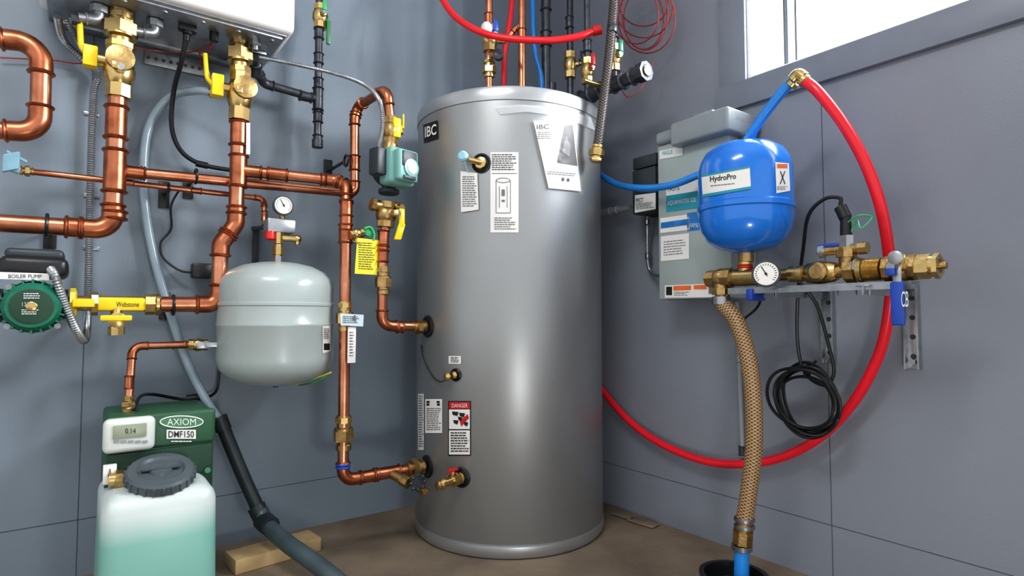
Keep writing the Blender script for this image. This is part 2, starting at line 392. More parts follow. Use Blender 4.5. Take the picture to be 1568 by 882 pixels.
b.lines(T2,757,333,790,353,6,M_inkg)
b.decal(T3,[(705,262),(731,265),(733,321),(706,325)],M_label,6,3); b.lines(T4,708,270,730,318,14,M_inkg)
b.decal(T3,[(757,163),(800,160),(806,171),(765,175)],M_plast,6,2)
b.decal(T3,[(800,160),(860,165),(860,178),(806,171)],M_plast,6,2)
b.decal(T4,[(856,164),(905,180),(912,200),(860,178)],M_plast,6,2)
T5=cylsurf(TC,TR+0.009); T6=cylsurf(TC,TR+0.0105)
b.decal(T4,[(817,185),(877,182),(890,293),(840,288)],M_label,10,6)
b.decal(T5,[(853,249),(865,192),(877,191),(884,254)],M_ink,6,3); b.decal(T6,[(860,232),(867,208),(874,224),(872,240)],M_inkg,3,2)
b.text('IBC',T5,822,191,841,198,M_ink,-.05); b.lines(T5,823,202,846,214,4,M_inkg); b.lines(T5,838,262,884,268,2,M_inkg,.08)
b.rect(T5,860,272,864,277,M_ink,1,1); b.rect(T5,868,273,872,278,M_ink,1,1)
b.decal(cylsurf(TC,TR+.013),[(814,181),(882,179),(893,298),(837,292)],M_bag,10,6)
b.rect(T,687,545,706,557,M_label); b.lines(T2,690,547,704,556,4,M_ink)
b.rect(T,686,614,721,698,M_ink,8,3); b.rect(T2,687.5,615.5,719.5,626,M_redink); b.text('DANGER',T3,692,618,716,624,M_label)
b.rect(T2,687.5,627,719.5,657,M_label); b.rect(T2,687.5,659,719.5,696,M_label)
b.lines(T3,690,662,718,694,8,M_ink)
for q in ((694,632,8),(705,634,7),(696,645,6),(712,648,5),(703,640,5)): b.decal(T3,[(q[0]-2,q[1]-2),(q[0]+q[2],q[1]-1),(q[0]+q[2]-2,q[1]+5),(q[0]-1,q[1]+3)],M_ink,2,1)
b.decal(T3,[(704,645),(716,634),(718,640),(706,653)],M_redink,2,1)
b.rect(T,651,611,677,663,M_label); b.lines(T2,653,614,676,622,2,M_ink,fill=.8,words=False); b.lines(T2,653,625,676,660,11,M_inkg)
b.rect(T,640,603,649,689,M_label); b.lines(T2,641,606,648,686,22,M_inkg)
def port(u,v,r,brass=True,hold=0.012):
    p=T(u,v); n=tn(p)
    b.lathe(p-n*0.004,n,[(r,0),(r,0.006),(r*.85,0.009),(r*.7,0.004)],M_black,32)
    if brass: b.lathe(p,n,[(r*.6,0),(r*.6,hold),(r*.4,hold+.002)],M_brass,8)
    return p,n
for zz in (L(655,500,.401).z,L(655,714,.401).z):
    p=TC-dL*0.358; p.z=zz
    b.lathe(p,-dL,[(0.04,0),(0.04,0.006),(0.034,0.009),(0.02,0.006)],M_black,32)
p,n=port(737,250,0.034)
b.cyl(p+n*.01,p+n*.03-V((.035,0,-.005)),0.010,M_brass)
q=T(716,243)+tn(T(716,243))*0.035
b.lathe(q-n*.012,n,[(.013,0),(.018,.004),(.018,.016),(.012,.022)],M_lightblue,16); b.tube([q,T(716,256)+n*.02,T(718,264)+n*.008],0.0022,M_lightblue,smooth=True)
p,n=port(698,574,0.022); 
b.lathe(T(692,576)+n*.02,n,[(0.012,0),(0.014,.01),(0.008,.014)],M_brass,12)
b.tube([T(645,528),T(650,550)+n*.004,T(665,578)+n*.004,T(680,584)+n*.01,T(692,574)+n*.02],0.0018,M_black,smooth=True,seg=6)
p,n=port(706,731,0.034)
q=p+n*.055-V((.026,0,.006))
b.cyl(p,q,.014,M_brass); b.sweep([p+(q-p)*.25,p+(q-p)*.55],.022,M_brass,8); b.lathe(q,q-p,[(0.013,0),(0.019,0.004),(0.019,.012),(0.013,.016),(0.016,.02),(0.016,.026),(.01,.03)],M_brass,20)
b.cyl(p+(q-p)*.5,p+(q-p)*.5+UP*.03,.007,M_brass); b.box(p+(q-p)*.5+UP*.034,(q-p),UP.cross(q-p),UP,(.035,.02,.008),M_redcap,.002)
b.done()

# ------------------------------------------------------------------ pipes rising from the tank top
b=B('copper_riser_pipe')
def vert(u,v,y,z1=H-.001): 
    p=D(u,v,y); return V((p.x,p.y,1.597)),V((p.x,p.y,z1))
a,c=vert(799,70,2.22); b.cyl(a,c,0.0145,M_copper); b.coup(D(799,55,2.22),UP,0.0145); b.done()
b=B('copper_mixing_pipe')
a,c=vert(749,70,2.22); b.cyl(a,c,0.014,M_copper)
p=D(749,108,2.22); b.union(p-UP*.03,p+UP*.04,0.016); p=D(750,60,2.22)
b.valve(p-UP*.05,p+UP*.05,0.019,V((.5,-1,0)),UP,M_brass,M_blueh,.05); b.coup(D(748,30,2.22),UP,.0135)
b.cyl(D(752,62,2.22),D(775,62,2.22),0.013,M_brass); b.cyl(D(750,82,2.22),D(768,88,2.18),0.013,M_brass); b.lathe(D(763,86,2.18),V((0,-1,0)),[(0.02,0),(.02,.02),(.013,.024)],M_iron,16)
b.sphere(D(745,44,2.16),.022,M_label,(1,1,1.2),12)
b.pipe([D(775,62,2.22),D(788,45,2.22),D(795,40,2.22)],0.009)
b.done()
b=B('red_pex_riser'); b.tube([D(788,-140,2.36),D(786,-30,2.36),D(781,30,2.36),D(773,80,2.36),D(771,140,2.36)],0.0115,M_redp,smooth=True); b.done()
b=B('blue_pex_riser'); b.tube([D(816,-140,2.4),D(816,20,2.4),D(820,80,2.4),D(828,115,2.4),D(830,145,2.4)],0.0115,M_bluep,smooth=True); b.done()
b=B('iron_riser_pipe'); a,c=vert(836,70,2.42); b.cyl(a,c,0.0185,M_iron); b.coup(D(836,60,2.42),UP,.0185,M_iron); b.coup(D(836,5,2.42),UP,.0185,M_iron)
a,c=vert(873,70,2.42); b.cyl(a,c,0.0135,M_iron); p=D(873,100,2.42); b.valve(p-UP*.055,p+UP*.055,.017,V((1,-.4,0)),UP,M_brass,M_black,.05)
b.coup(D(872,35,2.42),UP,.014,M_iron); b.done()
b=B('red_pex_supply_line')
b.tube([D(662,-40,2.3),D(678,0,2.2),D(705,32,2.15),D(755,55,2.1),D(830,62,2.08),D(880,57,2.08),D(912,47,2.1)],0.0125,M_redp,smooth=True)
b.cyl(D(908,48,2.1),D(920,45,2.1),0.018,M_redcap); b.done()
b=B('iron_manifold_pipe')
p0=R(845,128,.25); p1=R(990,97,.25); p0.z=R(935,120,.25).z-.03; p1.z=p0.z+.0
ax=(p1-p0).normalized()
b.cyl(p0,p1,0.024,M_iron)
for f in (.3,.52,.74,.93): b.coup(p0+(p1-p0)*f,ax,.025,M_iron,.05)
b.sweep([p1-ax*.03,p1],0.036,M_iron,8); b.cyl(p1,p1+ax*.006,.018,M_brass)
for f,u in ((.42,912),(.70,955)):
    q=p0+(p1-p0)*f; b.cyl(q,V((q.x,q.y,H-.001)),0.012,M_iron); b.valve(q+UP*.05,q+UP*.15,.016,V((.4,-1,0)),UP,M_brass,M_redcap if f<.5 else M_green,.05); b.coup(q+UP*.2,UP,.014,M_iron)
q=p0+(p1-p0)*.62; b.cyl(q,q+nR*.12,.01,M_brass)
b.sphere(p0,.03,M_iron); b.cyl(p0,p0+UP*.12,.018,M_iron)
b.done()
b=B('steel_braided_hose')
b.tube([R(943,-60,.3),R(940,0,.3),R(932,90,.33),R(922,170,.36),R(915,222,.38)],0.0165,M_braids,smooth=True,seg=16)
p=R(915,222,.38); q=R(912,248,.385); b.union(p,q,0.016,M_brass); b.lathe(R(938,40,.31),(R(937,50,.315)-R(938,40,.31)),[(0.018,0),(.0195,.003),(.0195,.025),(.018,.028)],M_iron,20); b.done()
b=B('red_wire_coil')
for k in range(6):
    cx,cy=982+random.uniform(-10,12),18+random.uniform(-14,14); rx,ry=36+random.uniform(-12,10),42+random.uniform(-14,14); ph=random.random()*6
    b.sweep([R(cx+rx*math.cos(a/24*2*math.pi+ph),cy+ry*math.sin(a/24*2*math.pi+ph),.10+.012*k+.01*math.sin(a/4)) for a in range(24)],0.0026,M_redw,6,closed=True)
b.tube([R(950,70,.16),R(945,110,.2),R(960,148,.2),R(985,130,.15),R(1000,95,.12)],.0025,M_redw,smooth=True,seg=6); b.done()

# ------------------------------------------------------------------ boiler
b=B('wall_hung_boiler')
p=L(453,52,.36); s1=sL(p); z0=p.z; s0=s1-.66
b.lbox(s0,s1,0.05,.36,z0,H-.35,M_white,0.022,4)
b.lbox(s0+.02,s1-.02,0.002,.33,z0-.004,z0+.05,M_galv,0.004)
b.lbox(s0+.03,s1-.03,0.05,.32,z0-.012,z0-.004,M_galv,0.002)
b.lbox(s0+.05,s1-.1,0.002,.05,z0-.02,z0+.2,M_galv,0.003)
for k in range(6):
    q=LW(s0+.1+k*.1,.30,z0-.012); b.cyl(q,q-UP*.006,.008,M_steel,seg=6)
b.lbox(s1-.12,s1-.05,.10,.2,z0-.026,z0-.01,M_steel,0.004); b.lbox(s0+.16,s0+.22,.1,.22,z0-.026,z0-.01,M_black,0.004)
q=LW(s1-.10,.26,z0-.01); b.cyl(q,q-UP*.02,.018,M_steel,seg=8); b.cyl(q-UP*.015,q-UP*.035,.011,M_steel)
for u,v in ((287,44),(328,48)):
    q=L(u,v,.24); q.z=z0-.01; b.cyl(q,q-UP*.03,.014,M_black,seg=8)
for u,v in ((238,22),(152,28)):   # condensate and gas connections with grey elbows
    q=L(u,v,.22); q.z=z0-.01; e=q-UP*.045
    b.pipe([q,e,e-dL*.05+nL*.01-UP*.01],.013,M_galv,M_galv,.02); b.sweep([q-UP*.005,q-UP*.025],.024,M_galv,8); b.sweep([e-dL*.045-UP*.009,e-dL*.065-UP*.012],.02,M_iron,8)
b.done()
b=B('boiler_mounting_bracket'); a=L(220,112,0); c=L(320,140,0)
b.lbox(sL(a),sL(c),0.002,.012,z0-.075,z0-.03,M_galv,.002)
for k in range(9): 
    q=LW(sL(a)+(sL(c)-sL(a))*(k+.5)/9,.012,z0-.052); b.cyl(q,q+nL*.001,.006,M_seam,seg=10)
b.done()

# ------------------------------------------------------------------ left wall: copper runs
RO=.22
def stand(b,u,v,off,r):   # black wall stand-off with clamp ring around the pipe
    p=L(u,v,off); s_=sL(p); b.lbox(s_-.016,s_+.016,0.002,.008,p.z-.045,p.z+.045,M_black,.001); b.cyl(p-nL*(off-.003),p-nL*r,.006,M_black)
    b.sweep([p+(nL*math.cos(a/20*2*math.pi)+UP*math.sin(a/20*2*math.pi))*r for a in range(20)],.0045,M_black,6,closed=True)
b=B('copper_supply_pipe')
t=L(187,12,RO); t.z=z0-.013
b.cyl(t,L(186,45,RO),.034,M_bronze,seg=8); b.union(L(187,22,RO),L(184,78,RO),.026,M_brass)
b.valve(L(184,72,RO),L(181,150,RO),0.024,nL,-dL,M_brass,M_brass,.02,.02,.8)
p=L(183,97,RO); b.lathe(p,nL,[(.032,0),(.036,.04),(.036,.052),(.02,.056)],M_bronze,24)
b.cyl(p,p-dL*.06,.016,M_brass); b.box(p-dL*.07,dL,nL,UP,(.035,.04,.06),M_yellow,.004)
b.tube([L(160,98,RO),L(140,92,RO),L(124,72,RO),L(122,30,RO)],.0075,M_yellow,fil=.03)
b.pipe([L(180,150,RO),L(172,352,RO),L(-90,336,RO)],.0245,fr=.045)
b.coup(L(178,188,RO),UP,.0245,None,.09); b.coup(L(176,262,RO),UP,.0255,None,.12); b.coup(L(176,330,RO),UP,.0245,None,.02)
b.coup(L(112,348,RO),dL,.0245,None,.03); stand(b,72,345,RO,.030)
b.done()
b=B('copper_elbow_loop_pipe'); b.pipe([L(-90,50,.24),L(64,66,.24),L(61,203,.24),L(-90,195,.24)],.0235,fr=.05); b.done()
b=B('copper_return_pipe')
t=L(367,55,RO); t.z=z0-.013; b.cyl(t,L(367,80,RO),.03,M_bronze,seg=8); b.union(L(367,62,RO),L(368,115,RO),.024)
b.valve(L(369,108,RO),L(366,185,RO),.023,nL,-dL,M_brass,M_brass,.02,.02,.8)
p=L(371,140,RO); b.lathe(p,nL,[(.032,0),(.036,.04),(.036,.052),(.02,.056)],M_bronze,24)
b.cyl(p,p-dL*.06,.016,M_brass); b.box(p-dL*.075,dL,nL,UP,(.035,.04,.07),M_yellow,.004)
b.tube([L(350,140,RO),L(332,137,RO),L(317,120,RO),L(314,82,RO)],.007,M_yellow,fil=.03)
b.pipe([L(366,185,RO),L(361,343,RO),L(338,374,RO),L(334,466,RO),L(240,466,RO)],.0235,fr=.035)
b.coup(L(366,205,RO),UP,.0235); b.coup(L(365,262,RO),UP,.0235,None,.10); b.coup(L(362,322,RO),UP,.0235,None,.02)
b.decal(Ls(RO+.027),[(377,188),(383,188),(383,236),(377,236)],M_label,1,1); stand(b,265,467,RO,.029)
b.done()
b=B('copper_crossover_pipe')
b.pipe([L(190,262,RO-.055),L(205,264,RO-.055),L(521,294,RO-.02)],.0165,fr=.03)
b.coup(L(205,264,RO-.05),dL,.017); b.pipe([L(521,294,.2),L(543,296,.2),L(543,182,.2),L(548,163,.2),L(592,136,.40),L(597,178,.40)],.0165,fr=.035)
b.coup(L(543,250,.2),UP,.0165); stand(b,530,246,.2,.02); stand(b,300,270,RO-.05,.022); b.done()
b=B('copper_tank_return_pipe')
b.pipe([L(367,261,RO),L(516,277,.3),L(531,284,.34),L(530,320,.36),L(525,736,.39),LW(sL(TC)-.37,.401,L(655,714,.401).z)],.018,fr=.036)
b.coup(L(385,263,RO+.01),L(516,277,.3)-L(367,261,RO),.018); b.coup(L(425,267,RO+.04),L(516,277,.3)-L(367,261,RO),.018); b.coup(L(505,276,.29),L(516,277,.3)-L(367,261,RO),.018)
b.coup(L(530,330,.36),UP,.018,None,.1); b.coup(L(529,358,.36),UP,.019,None,.06)
b.union(L(528,508,.37),L(528,462,.37),.017,M_brass); b.union(L(526,690,.38),L(526,636,.38),.019,M_bronze)
b.coup(L(525,713,.39),UP,.018,M_blueh,.01)
d=dL; b.coup(L(565,729,.395),d,.018); b.coup(L(592,724,.398),d,.018,None,.09); b.union(L(622,719,.4),L(648,714,.4),.019,M_bronze)
q=L(598,724,.398); q2=q+nL*.05-UP*.015+dL*.02; b.cyl(q,q2,.017,M_bronze); b.sweep([q2,q2+(q2-q).normalized()*.03],.02,M_bronze,8)
q3=q2+nL*.02+dL*.035-UP*.005; b.cyl(q2,q3,.013,M_bronze); b.sphere(q3,.02,M_bronze)
for k in range(8):
    a=k*math.pi/4; b.sphere(q3+nL*.024+dL*.024*math.cos(a)+UP*.024*math.sin(a),.008,M_iron,seg=8)
b.cyl(q3,q3+nL*.024,.007,M_steel); b.lathe(q3+nL*.02,nL,[(.012,0),(.026,.002),(.026,.008),(.012,.01)],M_iron,16)
b.cyl(q3,q3+dL*.03-UP*.035,.01,M_bronze); b.sweep([q3+dL*.03-UP*.035,q3+dL*.04-UP*.046],.015,M_bronze,12)
b.done()
b=B('test_valve_tag')
b.valve(L(536,360,.385),L(556,356,.385),.011,-UP,nL,M_brass,M_brass,.02)
b.lathe(L(564,355,.38),nL,[(.013,0),(.018,.003),(.018,.012),(.01,.016)],M_greenw,16); b.tube([L(558,350,.4),L(567,348,.4),L(573,358,.4),L(572,368,.4)],.004,M_greenw,smooth=True)
b.decal(Ls(.40),[(547,364),(580,368),(577,421),(543,419)],M_ytag,6,3); b.lines(Ls(.402),549,371,575,414,12,M_ink,.05,.3)
b.done()
b=B('drain_valve_tag')
b.cyl(L(533,488,.395),L(545,487,.43),.011,M_steel); b.decal(Ls(.43),[(521,480),(557,482),(556,500),(522,498)],M_paleblue,4,2); b.lines(Ls(.432),525,484,553,496,4,M_inkg)
q0=L(539,500,.42); q1=L(538,556,.42); b.box((q0+q1)/2,dL,nL,q0-q1,(.028,.006,(q0-q1).length),M_label,.003)
b.lines(Ls(.4245),535,508,542,548,9,M_inkg)
b.done()
b=B('copper_tank_supply_pipe')
PO=.40
b.pipe([L(590,345,PO),L(586,392,PO),L(585,499,PO),LW(sL(TC)-.37,.401,L(655,500,.401).z)],.0165,fr=.034)
b.union(L(587,452,PO),L(587,408,PO),.0165,M_bronze); b.coup(L(587,366,PO),UP,.0165); b.coup(L(586,380,PO),UP,.0165,None,.02)
b.union(L(632,501,.401),L(652,500,.401),.015,M_bronze)
b.coup(L(612,501,.4),dL,.0165,None,.02)
b.valve(L(599,180,PO),L(598,222,PO),.018,dL+nL*.4,UP,M_bronze,M_yellow,.06,.022,.8)
b.box(L(607,196,.42),dL,nL,UP,(.03,.02,.07),M_yellow,.006)
b.cyl(L(598,218,PO),L(596,232,PO),.024,M_bronze,.03); 
b.valve(L(592,310,PO),L(590,348,PO),.021,dL*.4+nL,-dL,M_bronze,M_bronze,.02)
b.cyl(L(572,314,PO),L(612,318,PO),.019,M_bronze); b.cyl(L(568,312,PO),L(574,314,PO),.023,M_bronze,seg=8)
b.cyl(L(610,318,.42),L(616,318,.44),.012,M_brass)
b.box(L(615,335,.44),nL,dL,UP,(.012,.022,.07),M_yellow,.005); b.box(L(612,355,.44),UP+dL*.3,dL,nL,(.06,.026,.012),M_yellow,.005)
b.done()
b=B('circulator_pump')
b.lathe(L(596,234,PO),-UP,[(.03,0),(.036,.004),(.036,.014),(.024,.018),(.026,.05),(.024,.125),(.036,.13),(.036,.142),(.03,.146)],M_dark,24)
q=L(590,262,PO); b.lathe(q-nL*.02,nL+dL*.15,[(.03,0),(.052,.01),(.055,.04),(.05,.05)],M_dark,28)
X=(dL-nL*.25).normalized(); Nn=(nL+dL*.25).normalized()
b.box(q+Nn*.065-X*.002,X,UP,Nn,(.105,.125,.07),M_teal,.014,3)
b.box(q+Nn*.11,X,UP,Nn,(.085,.105,.03),M_teal,.010,3)
b.box(q+Nn*.127+UP*.02,X,UP,Nn,(.06,.05,.006),M_dark,.003)
b.lathe(q+Nn*.122-UP*.008+X*.008,Nn,[(.03,0),(.03,.008),(.024,.009)],M_teal,28)
b.lathe(q+Nn*.128-UP*.008+X*.008,Nn,[(.02,0),(.02,.005),(.004,.0052)],M_gface,24)
b.box(q+Nn*.128-UP*.042,X,UP,Nn,(.05,.012,.006),M_dark,.002)
b.box(q+Nn*.05-X*.07+UP*.01,X,UP,Nn,(.04,.09,.05),M_dark,.006)
b.done()
# boiler pump bottom left
b=B('boiler_circulator_pump')
q=L(52,470,.22)
b.lathe(q-nL*.09,nL,[(.04,0),(.06,.02),(.062,.08),(.07,.085),(.07,.10)],M_green,40)
b.lathe(q+nL*.01,nL,[(.058,0),(.062,.01),(.062,.075),(.054,.085)],M_green,40)
b.lathe(q+nL*.094,nL,[(.045,0),(.045,.004),(.041,.005)],M_axiomd,36)
for k in range(20):
    a=k/20*2*math.pi; d=dL*math.cos(a)+UP*math.sin(a)
    b.box(q+nL*.048+d*.063,d,nL,d.cross(nL),(.016,.075,.005),M_green)
b.lathe(q+nL*.098,nL,[(.012,0),(.012,.004),(.01,.005)],M_brass,16)
pf=Ls(.22+.1005); b.lines(pf,36,449,62,459,3,M_label); b.lines(pf,33,474,62,483,3,M_label)
b.text('1 2 3',pf,34,463,44,469,M_label)
for sx in (-1,1):
    for sz in (-1,1): c_=q+dL*.052*sx+UP*.052*sz+nL*.0; b.cyl(c_,c_+nL*.022,.008,M_steel,seg=6)
b.cyl(q-nL*.04,q-nL*.04-dL*.3,.036,M_green); b.cyl(q-nL*.04,L(100,466,.21),.032,M_green)
b.box(q+UP*.105+nL*.0,dL,nL,UP,(.145,.14,.055),M_black,.018,3)
b.box(q+UP*.14-nL*.01,dL,nL,UP,(.125,.11,.03),M_dark,.012,3)
zc=L(38,423,.292); b.box(V((zc.x,zc.y,zc.z)),dL,UP,nL,(.10,.018,.003),M_label); b.text('BOILER PUMP',Ls(.2955),13,420,64,426,M_ink)
b.lathe(L(104,466,.21),-dL,[(.042,0),(.042,.012),(.03,.016)],M_iron,28); b.lathe(L(4,468,.2),-dL,[(.045,0),(.045,.02),(.03,.024)],M_iron,28)
b.done()
b=B('purge_ball_valve')
a=L(107,464,.215); c=L(240,466,RO)
b.lathe(a,dL,[(.042,0),(.042,.012),(.03,.016)],M_yellow,8); 
b.cyl(a,c,.022,M_brass); b.box(L(184,466,.22),dL,nL,UP,(.13,.05,.04),M_yellow,.01); b.text('Webstone',Ls(.2462),178,462,213,470,M_ink)
b.sweep([L(222,466,.22),L(245,466,.22)],.031,M_brass,8); b.sweep([L(140,465,.22),L(150,465,.22)],.034,M_brass,8); b.lathe(L(236,466,.22),dL,[(.028,0),(.033,.004),(.033,.012),(.028,.016)],M_brass,24)
b.cyl(L(178,468,.23),L(178,508,.24),.014,M_brass); b.sweep([L(178,500,.24),L(178,513,.24)],.021,M_brass,8); b.lathe(L(179,490,.24),nL,[(.02,0),(.022,.03),(.01,.034)],M_brass,20)
b.box(L(178,487,.285),dL,UP,nL,(.075,.016,.012),M_yellow,.004); b.cyl(L(120,464,.24),L(120,464,.28),.012,M_yellow); b.box(L(128,464,.285),dL,UP,nL,(.05,.022,.01),M_yellow,.003)
b.done()
b=B('small_copper_line')
b.pipe([L(40,262,.13),L(404,304,.13),L(405,345,.16)],.009,fr=.02); b.coup(L(300,292,.13),dL,.009); b.coup(L(196,279,.13),dL,.009); b.coup(L(405,330,.15),UP,.009)
b.union(L(52,263,.13),L(30,261,.13),.009); b.cyl(L(30,261,.13),L(16,256,.14),.012,M_lightblue); b.box(L(17,248,.15),dL+UP*.4,UP,nL,(.04,.05,.02),M_lightblue,.005)
b.box(L(26,240,.15),dL-UP*.5,UP,nL,(.05,.008,.01),M_lightblue,.002); stand(b,258,288,.13,.013)
b.done()
b=B('expansion_tank')
ec=L(424,496,.235); k=ec.y/896; er=84*k*.985
z=lambda v:L(424,v,.235).z
E=V((ec.x,ec.y,0))
b.lathe(E,UP,[(.0,z(589)),(er*.25,z(589)),(er*.6,z(584)),(er*.82,z(575)),(er*.95,z(563)),(er,z(548)),(er,z(500)),(er*1.012,z(498.5)),(er*1.012,z(495)),(er,z(493.5)),(er,z(470)),(er*1.015,z(468.5)),(er*1.015,z(465)),(er,z(463.5)),(er,z(440)),(er*.96,z(428)),(er*.84,z(417)),(er*.62,z(408)),(er*.35,z(403)),(er*.12,z(401)),(0,z(401))],M_expt,96)
ES=cylsurf(E,er+.002); b.decal(ES,[(494,499),(506,497),(506,538),(494,541)],M_label,4,3); b.rect(cylsurf(E,er+.003),496,526,505,536,M_ink); b.lines(cylsurf(E,er+.003),496,503,505,520,6,M_inkg)
tp=V((E.x,E.y,z(402)))
b.sweep([tp,tp+UP*.02],.022,M_steel,8); b.cyl(tp,V((tp.x,tp.y,z(374))),.012,M_brass); b.sweep([V((tp.x,tp.y,z(390))),V((tp.x,tp.y,z(378)))],.02,M_brass,8)
b.tube([L(455,588,.2),L(480,580,.3),L(508,570,.34)],.003,M_ytag,smooth=True,seg=6); b.tube([L(458,590,.2),L(478,586,.3),L(500,576,.3)],.003,M_greenw,smooth=True,seg=6); b.lathe(V((E.x,E.y,z(593))),UP,[(.008,0),(.01,.012)],M_blueh,12)
b.done()
b=B('pressure_gauge_assembly')
b.box(L(428,347,.22),dL,nL,UP,(.09,.06,.045),M_galv,.004); s_=sL(L(386,365)); b.lbox(s_,s_+.02,0.002,.02,z(395),z(335),M_dark,.002); b.cyl(L(388,350,0.01),L(412,347,.2),.008,M_dark)
b.gauge(L(433,315,.25),nL+V((.2,-.2,0)),.031,L(432,340,.22)); b.cyl(L(432,328,.23),L(432,340,.22),.009,M_brass)
b.lathe(L(414,352,.235),-UP,[(.014,0),(.016,.01),(.016,.03),(.008,.034)],M_redcap,16); b.cyl(L(407,347,.18),L(412,347,.2),.01,M_brass)
q=L(446,365,.24); b.cyl(V((tp.x,tp.y,q.z)),q+dL*.015,.011,M_brass); b.sphere(q+dL*.02,.014,M_brass,seg=12); b.sweep([q+dL*.02,q+dL*.02-UP*.02],.01,M_brass,8)
b.cyl(V((tp.x,tp.y,z(356))),V((tp.x,tp.y,z(373))),.016,M_brass,seg=8)
b.done()
b=B('iron_gas_pipe')
go=.12
b.cyl(L(491,-140,go),L(486,222,go),.0135,M_iron)
for v in (52,90,128,180,215): b.coup(L(489-v*.012,v,go),UP,.0145,M_iron,.035)
b.sweep([L(486,226,go),L(486,214,go)],.02,M_iron,12); b.coup(L(487,152,go),UP,.016,M_iron,.08)
b.valve(L(491,8,go),L(490,44,go),.017,nL,UP,M_brass,M_greenw,.04,.016); b.cyl(L(492,30,go),L(503,32,go+.02),.007,M_greenw); b.box(L(503,50,go+.02),UP,dL,nL,(.09,.014,.012),M_axioml,.003)
b.pipe([L(487,152,go),L(404,128,go),L(391,103,go+.04),L(390,88,go+.1)],.0145,M_iron,M_iron,.03); b.coup(L(468,148,go),dL,.0155,M_iron,.04)
b.sweep([L(391,96,go+.05),L(390,116,go+.02)],.023,M_iron,10)
b.done()
b=B('clear_vinyl_hose'); b.tube([L(328,142,.16),L(300,139,.12),L(262,148,.06),L(232,185,.035),L(221,235,.035),L(222,310,.035),L(234,385,.035),L(256,465,.06),L(285,550,.1),L(314,610,.12),L(340,648,.14)],.0135,M_vinyl,smooth=True)
b.sweep([L(322,142,.15),L(335,143,.165)],.017,M_steel,10); b.done()
b=B('black_drain_hose')
b.tube([L(336,640,.14),L(352,680,.15),L(375,735,.17),L(398,785,.2)],.021,M_rubber,smooth=True); b.cyl(L(335,638,.14),L(343,658,.145),.0245,M_rubber); 
b.tube([L(398,782,.2),L(410,805,.25),L(440,832,.38),L(490,868,.52),L(560,925,.68)],.026,M_hose2,smooth=True)
b.cyl(L(392,775,.195),L(404,798,.215),.028,M_rubber); b.sweep([L(402,796,.213),L(414,806,.27)],.031,M_rubber,14); b.done()
b=B('flexible_steel_conduit')
b.tube([L(88,26,.14),L(98,62,.06),L(128,92,.05),L(150,115,.04),L(143,150,.035),L(138,300,.03),L(136,400,.03),L(134,480,.06),L(130,520,.18),L(118,508,.26),L(98,462,.30),L(85,425,.31),L(72,404,.26)],.009,M_galv,smooth=True,corr=(.007,.0022),n=16)
b.tube([L(112,26,.12),L(120,58,.06),L(150,112,.06)],.009,M_galv,smooth=True,corr=(.007,.0022),n=16)
b.tube([L(103,30,.1),L(118,62,.08),L(140,92,.07)],.008,M_galv,smooth=True,corr=(.007,.002),n=16)
b.cyl(L(68,400,.24),L(78,412,.28),.016,M_steel)
for v in (175,300,380): b.lbox(sL(L(140,v))-.02,sL(L(140,v))+.02,0.002,.006,L(140,v).z-.006,L(140,v).z+.006,M_steel,.001)
b.done()
b=B('armored_pump_cable'); b.tube([L(372,85,.22),L(400,88,.2),L(450,98,.17),L(510,112,.2),L(555,128,.3),L(580,152,.44),L(586,190,.45),L(580,222,.44),L(578,240,.44)],.006,M_galv,smooth=True,corr=(.006,.0016),n=14); b.done()
b=B('boiler_power_cord'); b.tube([L(287,48,.24),L(279,90,.2),L(266,140,.12),L(263,195,.08),L(278,232,.06),L(310,252,.05),L(362,262,.04)],.0075,M_black,smooth=True)
b.box(L(287,44,.24),dL,nL,UP,(.05,.03,.02),M_black,.004); b.cyl(L(287,44,.24),L(285,62,.23),.01,M_black); b.cyl(L(300,250,.05),L(318,254,.05),.011,M_black); b.done()
b=B('sensor_wire'); b.tube([L(278,285,.05),L(262,315,.03),L(262,350,.02),L(246,372,.02),L(250,395,.03),L(275,414,.05),L(300,418,.06)],.0035,M_black,smooth=True,seg=8)
b.box(L(308,415,.06),dL,nL,UP,(.06,.05,.05),M_black,.006); b.cyl(L(322,420,.06),L(345,425,.08),.005,M_black); b.done()
b=B('thermostat_wire')
b.tube([L(205,72,.15),L(240,78,.1),L(290,80,.1),L(318,70,.15),L(330,60,.22)],.0025,M_redw,smooth=True,seg=6); b.tube([L(305,78,.15),L(310,100,.12),L(322,72,.2),L(332,60,.23)],.0025,M_redw,smooth=True,seg=6)
b.tube([L(0,88,.02),L(80,92,.02),L(130,96,.04),L(205,72,.15)],.0025,M_redw,smooth=True,seg=6)
b.done()
b=B('feeder_cord'); b.tube([L(205,628,.3),L(215,607,.2),L(235,604,.1),L(270,610,.06),L(300,612,.08),L(330,600,.03),L(336,560,.02)],.005,M_black,smooth=True,seg=8); b.cyl(L(286,611,.07),L(306,608,.08),.013,M_black); b.done()
